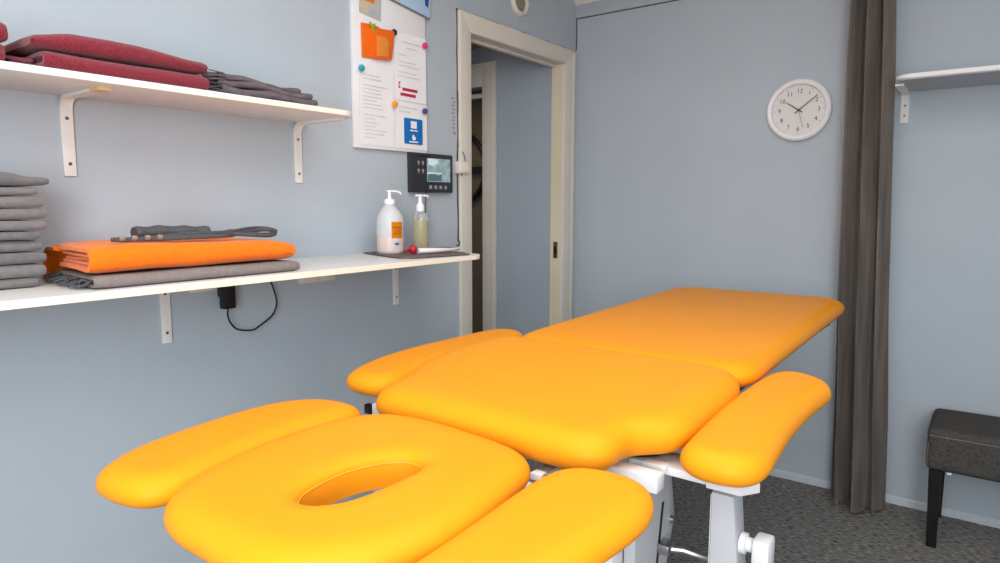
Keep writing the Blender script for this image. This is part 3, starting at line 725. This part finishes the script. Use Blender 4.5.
# power adapter + cable, sockets below shelf
pa = thing('power_adapter', 'black power adapter plugged in below the lower shelf', 'power adapter', (.03, -2.12, .98))
obj('body', box(.028, .058, -2.166, -2.126, .985, 1.062, .005), 'black_plastic', pa)
obj('plug', box(.010, .030, -2.160, -2.125, 1.02, 1.055, .003), 'black_plastic', pa)
obj('cord', tube(catmull([(.048, -2.148, .988), (.046, -2.150, .968), (.040, -2.138, .940), (.036, -2.112, .915), (.034, -2.062, .905), (.033, -2.035, .914), (.031, -1.985, .942), (.030, -1.966, .98), (.030, -1.975, 1.025), (.032, -1.99, 1.06), (.034, -2.01, 1.098)], 8), .0028, 8), 'cable_black', pa)
so = thing('wall_socket', 'ivory wall socket hidden behind the black power adapter', 'socket', (0, -2.19, 1.03))
obj('plate', box(0, .010, -2.245, -2.10, 1.040, 1.098, .003), 'socket_ivory', so); obj('lip', box(.010, .012, -2.238, -2.175, 1.046, 1.092, .001), 'socket_ivory', so)
so = thing('wall_socket', 'double ivory socket box under the middle of lower shelf', 'socket', (0, -1.785, 1.02))
obj('plate', box(0, .022, -1.862, -1.712, 1.030, 1.094, .005), 'socket_ivory', so); obj('face', box(.022, .026, -1.852, -1.79, 1.036, 1.090, .003), 'socket_ivory', so); obj('face', box(.022, .026, -1.784, -1.722, 1.036, 1.090, .003), 'socket_ivory', so)

# ------------------------------------------------------------------ cloth goods
def folded_cloth(path, th, y0, y1, seed=0, ny=30, amp=.004, yslant=0.0, endround=.006, sag=None, closed_ends=True):
    """cloth strip following path (x,z) with thickness th, extruded along y"""
    pth = resample(catmull([Vector(p) for p in path], 8), 70, False)
    prof_o, prof_i = [], []
    for i, p in enumerate(pth):
        t = (pth[min(i+1, 69)]-pth[max(i-1, 0)]).normalized(); n = Vector((-t.y, t.x))
        prof_o.append((p, n)); 
    b = bmesh.new(); rings = []
    for j in range(ny+1):
        v = j/ny; e = min(v, 1-v)*abs(y1-y0)
        sc = 1 if e > endround else .55+.45*math.sqrt(max(0, 1-(1-e/endround)**2))
        ring = []
        for side in (1, -1):
            seq = prof_o if side == 1 else prof_o[::-1]
            for p, n in seq:
                q = p+n*side*th/2*sc
                yy = y0+(y1-y0)*v+yslant*(p.x-.35)*(1-v)
                d = nz((q.x*1.0, yy, q.y), 9, seed)*amp+nz((q.x, yy, q.y), 28, seed+3)*amp*.35
                zz = q.y+d+(sag(v, q.x, q.y) if sag else 0); xx = q.x+nz((yy, q.y, q.x), 8, seed+8)*amp*1.1
                ring.append(b.verts.new((xx, yy+nz((q.x, q.y*3, 0), 10, seed+5)*amp*1.5, zz)))
        rings.append(ring)
    n = len(rings[0])
    for A_, B_ in zip(rings, rings[1:]):
        for k in range(n): b.faces.new((A_[k], A_[(k+1) % n], B_[(k+1) % n], B_[k]))
    for Rg in (rings[0], rings[-1]):
        for k in range(n//2-1): b.faces.new((Rg[k], Rg[k+1], Rg[n-2-k], Rg[n-1-k]))
    return b
def upath(xb, xf, z0, z1, th):
    """U: back-bottom -> front fold -> back-top (centre line), bounding z0..z1"""
    a, c_ = z0+th/2, z1-th/2; r = (c_-a)/2; zc = (a+c_)/2; pts = [(xb, a), ((xb+xf)/2, a), (xf-r-.02, a)]
    for k in range(7):
        t = -math.pi/2+math.pi*k/6; pts.append((xf-th/2-r+r*math.cos(t), zc+r*math.sin(t)))
    pts += [(xf-r-.02, c_), ((xb+xf)/2, c_), (xb, c_)]
    return pts
def towel(name, label, xb, xf, y0, y1, z0, z1, m, seed, th=None, fill=None, cat='towel', group=None, amp=.004, sag=None, ys=0, inner_m=None):
    h = z1-z0; th = th or h*.42
    t = thing(name, label, cat, ((xb+xf)/2, (y0+y1)/2, z0), group)
    obj('outer_fold', folded_cloth(upath(xb, xf, z0, z1, th), th, y0, y1, seed, amp=amp, sag=sag, yslant=ys), m, t, R(70))
    if h-2*th > .003:
        obj('inner_fold', folded_cloth([(xb, z0+h/2), ((xb+xf)/2, z0+h/2), (xf-th*1.5, z0+h/2)], (h-2*th)*.8, y0+.006, y1-.006, seed, amp=amp, sag=sag, yslant=ys), inner_m or m, t, R(70))
    return t
# grey towel stack at left of lower shelf
bounds = [1.118, 1.140, 1.170, 1.196, 1.222, 1.242, 1.266, 1.292, 1.318, 1.338, 1.372]
ords = ['lowest', 'second from bottom', 'third from bottom', 'fourth from bottom', 'fifth from bottom', 'fifth from top', 'fourth from top', 'third from top', 'second from top', 'topmost']
yend = [-2.690, -2.674, -2.672, -2.676, -2.682, -2.668, -2.662, -2.668, -2.676, -2.652]
random.seed(5)
for i in range(10):
    m = 'towel_grey_dark' if i in (2, 4, 9) else 'towel_grey'
    xf = .205+random.uniform(-.006, .006)
    sg_ = None
    if i == 9: sg_ = lambda v, x, z: max(-.024*max(0, (v-.72)/.28)**1.5, min(0, 1.3435+.6*(z-1.343)-z))
    towel('folded_towel', 'grey folded towel, %s of the ten in the stack' % ords[i], .02, xf, -2.99+random.uniform(-.005, .005), yend[i], bounds[i]+(.0035 if i == 9 else .0020), bounds[i+1]-.0008, m, 20+i, th=(bounds[i+1]-bounds[i])*.47,
          group='grey towels stacked on the lower shelf', amp=.0013, sag=sg_)
# grey blanket + orange blanket
gb = towel('folded_blanket', 'grey-brown folded blanket lying under the orange blanket', .105, .368, -2.640, -2.118, ZLT+.002, 1.146, 'blanket_grey', 51, th=.009, cat='blanket', amp=.0014, ys=-.08)
random.seed(9); b = bmesh.new()
for i in range(46):
    x = .11+i*.0052; y = -2.640+.08*(.35-x)
    tube(catmull([(x, y+.010, 1.138+random.uniform(-.012, .006)), (x-.006, y-.010, 1.135+random.uniform(-.012, .004)), (x-.012+random.uniform(-.008, .008), y-.026+random.uniform(-.008, .01), 1.122+random.uniform(0, .006))], 4), .0022, 5, bm=b)
fo = obj('fringe', b, 'strap', gb); fo['kind'] = 'stuff'
ob = thing('folded_blanket', 'bright orange wool blanket folded on the lower shelf', 'blanket', (.2, -2.4, 1.15))
osag = lambda v, x, z: 0 if z < 1.168 else -.013*max(0, (v-.75)/.25)**2-.004*max(0, (.2-v)/.2)+.004*max(0, 1-v*1.6)+.002*math.sin(v*7)
def zig(n, th, z0, x0, x1):
    pts = []; z = z0+th/2
    return pts
OT = 1.207; OB = 1.1505
obj('outer_fold', folded_cloth(upath(.11, .350, OB, OT, .015), .015, -2.640, -2.118, 61, amp=.003, sag=osag, yslant=-.10), 'blanket_orange', ob, R(70))
obj('inner_fold', folded_cloth(upath(.12, .332, OB+.0155, OT-.0155, .0085), .0085, -2.632, -2.122, 62, amp=.003, sag=osag, yslant=-.10), 'blanket_orange', ob, R(70))
obj('core_fold', folded_cloth([(.12, 1.178), (.2, 1.178), (.315, 1.178)], .0085, -2.625, -2.126, 63, amp=.003, sag=osag, yslant=-.10), 'blanket_orange', ob, R(70))
obj('draped_end', folded_cloth([(.045, 1.130), (.055, 1.150), (.064, 1.180), (.082, 1.197), (.125, 1.198)], .012, -2.630, -2.2, 64, amp=.003), 'blanket_orange', ob, R(70))
b = bmesh.new()
for i in range(14):
    y = -2.626+i*.006; x = .045
    tube([(x+.002, y, 1.130), (x, y-.001, 1.1215)], .0018, 5, bm=b)
fo = obj('fringe', b, 'blanket_orange', ob); fo['kind'] = 'stuff'
# strap pouch on the orange blanket
pz = 1.218
pu = thing('strap_bundle', 'grey rolled pouch with cord straps on the orange blanket', 'pouch', (.15, -2.3, pz))
path = catmull([(0.240, -2.497, pz+.014), (0.242, -2.445, pz+.016), (0.246, -2.375, pz+.014), (0.250, -2.317, pz+.011)], 8)
bb = tube(path, [.020+.002*math.sin(i*.9) for i in range(len(path))], 16, flat=.72, up=Vector((0, 0, 1)))
obj('rolled_pouch', bb, 'strap', pu, R(60))
def ribbon(pts, wd=.0052, fl=.40, name='strap'):
    pts = [(x+.022, y, z-.002) for x, y, z in pts]
    return obj(name, tube(catmull(pts, 8), wd, 8, flat=fl, up=Vector((1, 0, 0))), 'strap', pu, R(70))
ribbon([(0.290, -2.580, pz+.006), (0.285, -2.545, pz+.004), (0.280, -2.495, pz+.005), (0.280, -2.425, pz+.006), (0.278, -2.345, pz+.005), (0.275, -2.285, pz+.004), (0.260, -2.245, pz+.008), (0.245, -2.195, pz+.012), (0.240, -2.160, pz+.014), (0.255, -2.143, pz+.012), (0.285, -2.150, pz+.004), (0.295, -2.185, pz-.000), (0.285, -2.235, pz+.004), (0.270, -2.285, pz+.008), (0.270, -2.345, pz+.009)])
ribbon([(0.295, -2.575, pz+.006), (0.295, -2.515, pz+.005), (0.295, -2.445, pz+.004), (0.293, -2.365, pz+.004), (0.285, -2.295, pz+.005), (0.250, -2.255, pz+.012), (0.210, -2.245, pz+.012), (0.190, -2.275, pz+.005), (0.210, -2.325, pz+.006)])
ribbon([(0.268, -2.485, pz+.005), (0.272, -2.405, pz+.011), (0.272, -2.325, pz+.012), (0.265, -2.275, pz+.013), (0.245, -2.215, pz+.018), (0.230, -2.170, pz+.019), (0.240, -2.140, pz+.016), (0.268, -2.137, pz+.008), (0.280, -2.175, pz+.004), (0.260, -2.225, pz+.006)])
for y in (-2.515, -2.488, -2.458, -2.430):
    obj('bead', lathe([(0, -.006), (.005, -.006), (.0065, 0), (.005, .006), (0, .006)], 12, (.319, y-.045, pz+.006), Vector((0, 1, 0))), 'bead', pu)
# maroon towels on the upper shelf (sit on shelf top ZUT)
msag = lambda v, x, z: .004*math.sin(v*4+.6)-.008*max(0, (.16-v)/.16)-.006*v
towel('folded_towel', 'maroon folded towel lying directly on the upper shelf', .02, .268, -2.668, -2.300, ZUT+.001, 1.625, 'towel_maroon', 71, th=.0155, group='maroon towels on the upper shelf', amp=.0028, inner_m='lining_maroon')
towel('folded_towel', 'maroon folded towel on top of another, upper shelf', .02, .268, -2.690, -2.302, 1.630, 1.665, 'towel_maroon', 74, th=.0165, group='maroon towels on the upper shelf', amp=.0028, inner_m='lining_maroon', sag=lambda v, x, z: (.008*math.sin(math.pi*min(1, v*1.1))-.012*max(0, (.2-v)/.2)-.008*v) if z > 1.650 else 0)
t = towel('folded_towel', 'maroon towel cut by the left edge, lower of two', .02, .268, -2.98, -2.735, ZUT+.001, 1.625, 'towel_maroon', 77, th=.017, group='maroon towels on the upper shelf', amp=.002)
t = towel('folded_towel', 'maroon towel cut by the left edge, upper of two', .02, .265, -2.98, -2.728, 1.630, 1.668, 'towel_maroon', 78, th=.017, group='maroon towels on the upper shelf', amp=.002)
gc = thing('folded_cloth', 'dull mauve cloth tucked beside the maroon towels', 'cloth', (.15, -2.69, ZUT))
obj('lower_layer', folded_cloth([(.03, 1.593), (.12, 1.593), (.235, 1.592)], .010, -2.722, -2.672, 81, ny=8, amp=.003), 'lining_maroon', gc, R(70))
obj('upper_layer', folded_cloth([(.03, 1.612), (.12, 1.611), (.22, 1.606)], .008, -2.722, -2.672, 82, ny=8, amp=.003), 'lining_maroon', gc, R(70))
# grey scarf with fringe
sc = thing('scarf', 'grey woven scarf with fringes at right end of upper shelf', 'scarf', (.15, -2.1, ZUT))
def scarf_layer(z0, th, y0, y1, xf, seed, drop):
    def sag(v, x, z): return -drop*v+.004*math.sin(v*9+seed)*(v > .05)
    return folded_cloth(upath(.03, xf, z0, z0+th, th*.4), th*.4, y0, y1, seed, ny=40, amp=.003, sag=sag)
obj('lower_layer', scarf_layer(ZUT+.0035, .021, -2.262, -1.958, .264, 91, .001), 'scarf', sc, R(70))
obj('middle_layer', scarf_layer(ZUT+.0250, .018, -2.268, -1.972, .260, 92, .006), 'scarf', sc, R(70))
obj('top_layer', scarf_layer(ZUT+.0430, .016, -2.262, -2.010, .255, 93, .016), 'scarf', sc, R(70))
obj('fold_corner', folded_cloth([(.14, 1.632), (.19, 1.640), (.24, 1.630)], .010, -2.12, -2.02, 95, ny=14, amp=.004, sag=lambda v, x, z: -.012*v), 'scarf', sc, R(70))
random.seed(21); b = bmesh.new()
for i in range(60):
    x = .10+random.random()*.165; z = ZUT+.004+random.random()*.054
    tube(catmull([(x, -2.255, z), (x+random.uniform(-.004, .008), -2.278, z+random.uniform(-.003, .003)), (x+random.uniform(-.006, .012), -2.300, max(ZUT+.003, z+random.uniform(-.006, .006)))], 3), .0019, 5, bm=b)
fo = obj('fringe', b, 'scarf', sc); fo['kind'] = 'stuff'

# ------------------------------------------------------------------ bottles and small things at the right of the lower shelf
tm = thing('mat', 'thin brown mat under the bottles on the lower shelf', 'mat', (.2, -1.47, ZLT))
obj('sheet', prism([(.02, -1.58), (.115, -1.615), (.285, -1.665), (.340, -1.635), (.386, -1.405), (.30, -1.335), (.02, -1.335)], 2, ZLT+.0005, ZLT+.004, .001), 'mat_brown', tm)
obj('rim', tube(catmull([(.05, -1.590, ZLT+.005), (.115, -1.615, ZLT+.005), (.285, -1.665, ZLT+.005), (.340, -1.635, ZLT+.005), (.386, -1.405, ZLT+.005)], 6), .0028, 6), 'mat_brown', tm)
ZM = ZLT+.0045
def bottle_big():
    t = thing('pump_bottle', 'large milky pump bottle with an orange label', 'bottle', (.120, -1.538, ZM), 'pump bottles on the lower shelf')
    k = (.120, -1.538, ZM)
    S = .049; HS = .92
    prof = [(0, 0), (S*.93, 0), (S, .006), (S, .125), (S*.96, .142), (S*.72, .168), (S*.45, .186), (.017, .192), (.017, .200), (0, .200)]
    obj('body', lathe([(r_, z_*HS) for r_, z_ in prof], 40, k), 'bottle_milky', t)
    obj('liquid', lathe([(S*.94, .004), (S*1.004, .008), (S*1.004, .060), (S*.94, .060), (S*.94, .004)], 40, k), 'liquid_pink', t)
    c0 = obj('pump_cap', lathe([(0, .178), (.019, .178), (.019, .192), (.017, .196), (.008, .198), (.006, .202), (.006, .220), (.010, .222), (.010, .228), (0, .229)], 28, k), 'pump_white', t)
    obj('nozzle', tube([(k[0], k[1], k[2]+.225), (k[0]+.012, k[1]+.022, k[2]+.225), (k[0]+.018, k[1]+.036, k[2]+.221), (k[0]+.019, k[1]+.040, k[2]+.215)], .0038, 10), 'pump_white', c0)
    def wrap(name, a0, a1, z0, z1, m, off):
        b = bmesh.new(); n = 12; g = []
        for i in range(n+1):
            a = R(a0+(a1-a0)*i/n); d = Vector(((S+off)*math.cos(a), (S+off)*math.sin(a), 0))
            g.append((b.verts.new(Vector(k)+d+Vector((0, 0, z0))), b.verts.new(Vector(k)+d+Vector((0, 0, z1)))))
        for A_, B_ in zip(g, g[1:]): b.faces.new((A_[0], B_[0], B_[1], A_[1]))
        bmesh.ops.solidify(b, geom=b.faces[:], thickness=.0005)
        return obj(name, b, m, t)
    lb = wrap('label', -38, 16, .056, .115, 'label_orange', .0008)
    wrap('label_print', -28, 6, .070, .075, 'label_ink', .0014); wrap('label_print', -32, 10, .092, .097, 'label_ink', .0014); wrap('label_print', -20, 0, .081, .085, 'label_ink', .0014)
    wrap('lower_label', -30, 2, .026, .046, 'paper', .0009); wrap('lower_print', -24, -6, .032, .038, 'clock_ink', .0016)
bottle_big()
def bottle_small():
    k = (.095, -1.350, ZM)
    t = thing('pump_bottle', 'slim clear pump bottle of pale yellow oil', 'bottle', k, 'pump bottles on the lower shelf')
    obj('liquid', lathe([(0, .001), (0.029, .001), (.0305, .004), (.0305, .115), (0, .115)], 32, k), 'liquid_yellow', t)
    obj('body', lathe([(.0305, .1151), (.0312, .120), (.0305, .134), (.025, .142), (.016, .148), (.015, .156), (0, .156)], 32, k), 'clear_plastic', t)
    c0 = obj('pump_cap', lathe([(0, .150), (.016, .150), (.016, .172), (.013, .176), (.008, .184), (.0075, .206), (.011, .208), (.011, .213), (0, .214)], 24, k), 'pump_white', t)
    obj('nozzle', tube([(k[0]-.006, k[1]-.020, k[2]+.211), (k[0], k[1], k[2]+.2115), (k[0]+.010, k[1]+.024, k[2]+.211), (k[0]+.013, k[1]+.032, k[2]+.206)], .0042, 10), 'pump_white', c0)
bottle_small()
rp = thing('tube', 'white rolled tube with a round red cap on the mat', 'tube', (.24, -1.40, ZM))
obj('body', tube(catmull([(.238, -1.515, ZM+.0108), (.262, -1.44, ZM+.0105), (.255, -1.36, ZM+.0075), (.225, -1.27, ZM+.0065)], 8), [.0105-.006*i/24 for i in range(25)], 12), 'pump_white', rp, R(60))
obj('cap', lathe([(0, -.012), (.010, -.012), (.0155, -.006), (.017, .0), (.0155, .007), (.010, .013), (0, .014)], 20, (.227, -1.530, ZM+.017), Vector((-.35, -.9, 0))), 'red_cap', rp, R(60))
obj('tip', lathe([(0, 0), (.006, 0), (.004, .012), (0, .012)], 12, (.214, -1.541, ZM+.015), Vector((-.7, -.7, 0))), 'red_cap', rp)
pk = thing('packet', 'flat dull red packet lying behind the white tube', 'packet', (.17, -1.30, ZM))
obj('pouch', box(.13, .20, -1.42, -1.27+.0, ZM, ZM+.010, .004), 'packet_red', pk); obj('stripe', box(.1995, .2006, -1.40, -1.30, ZM+.003, ZM+.007), 'paper', pk)
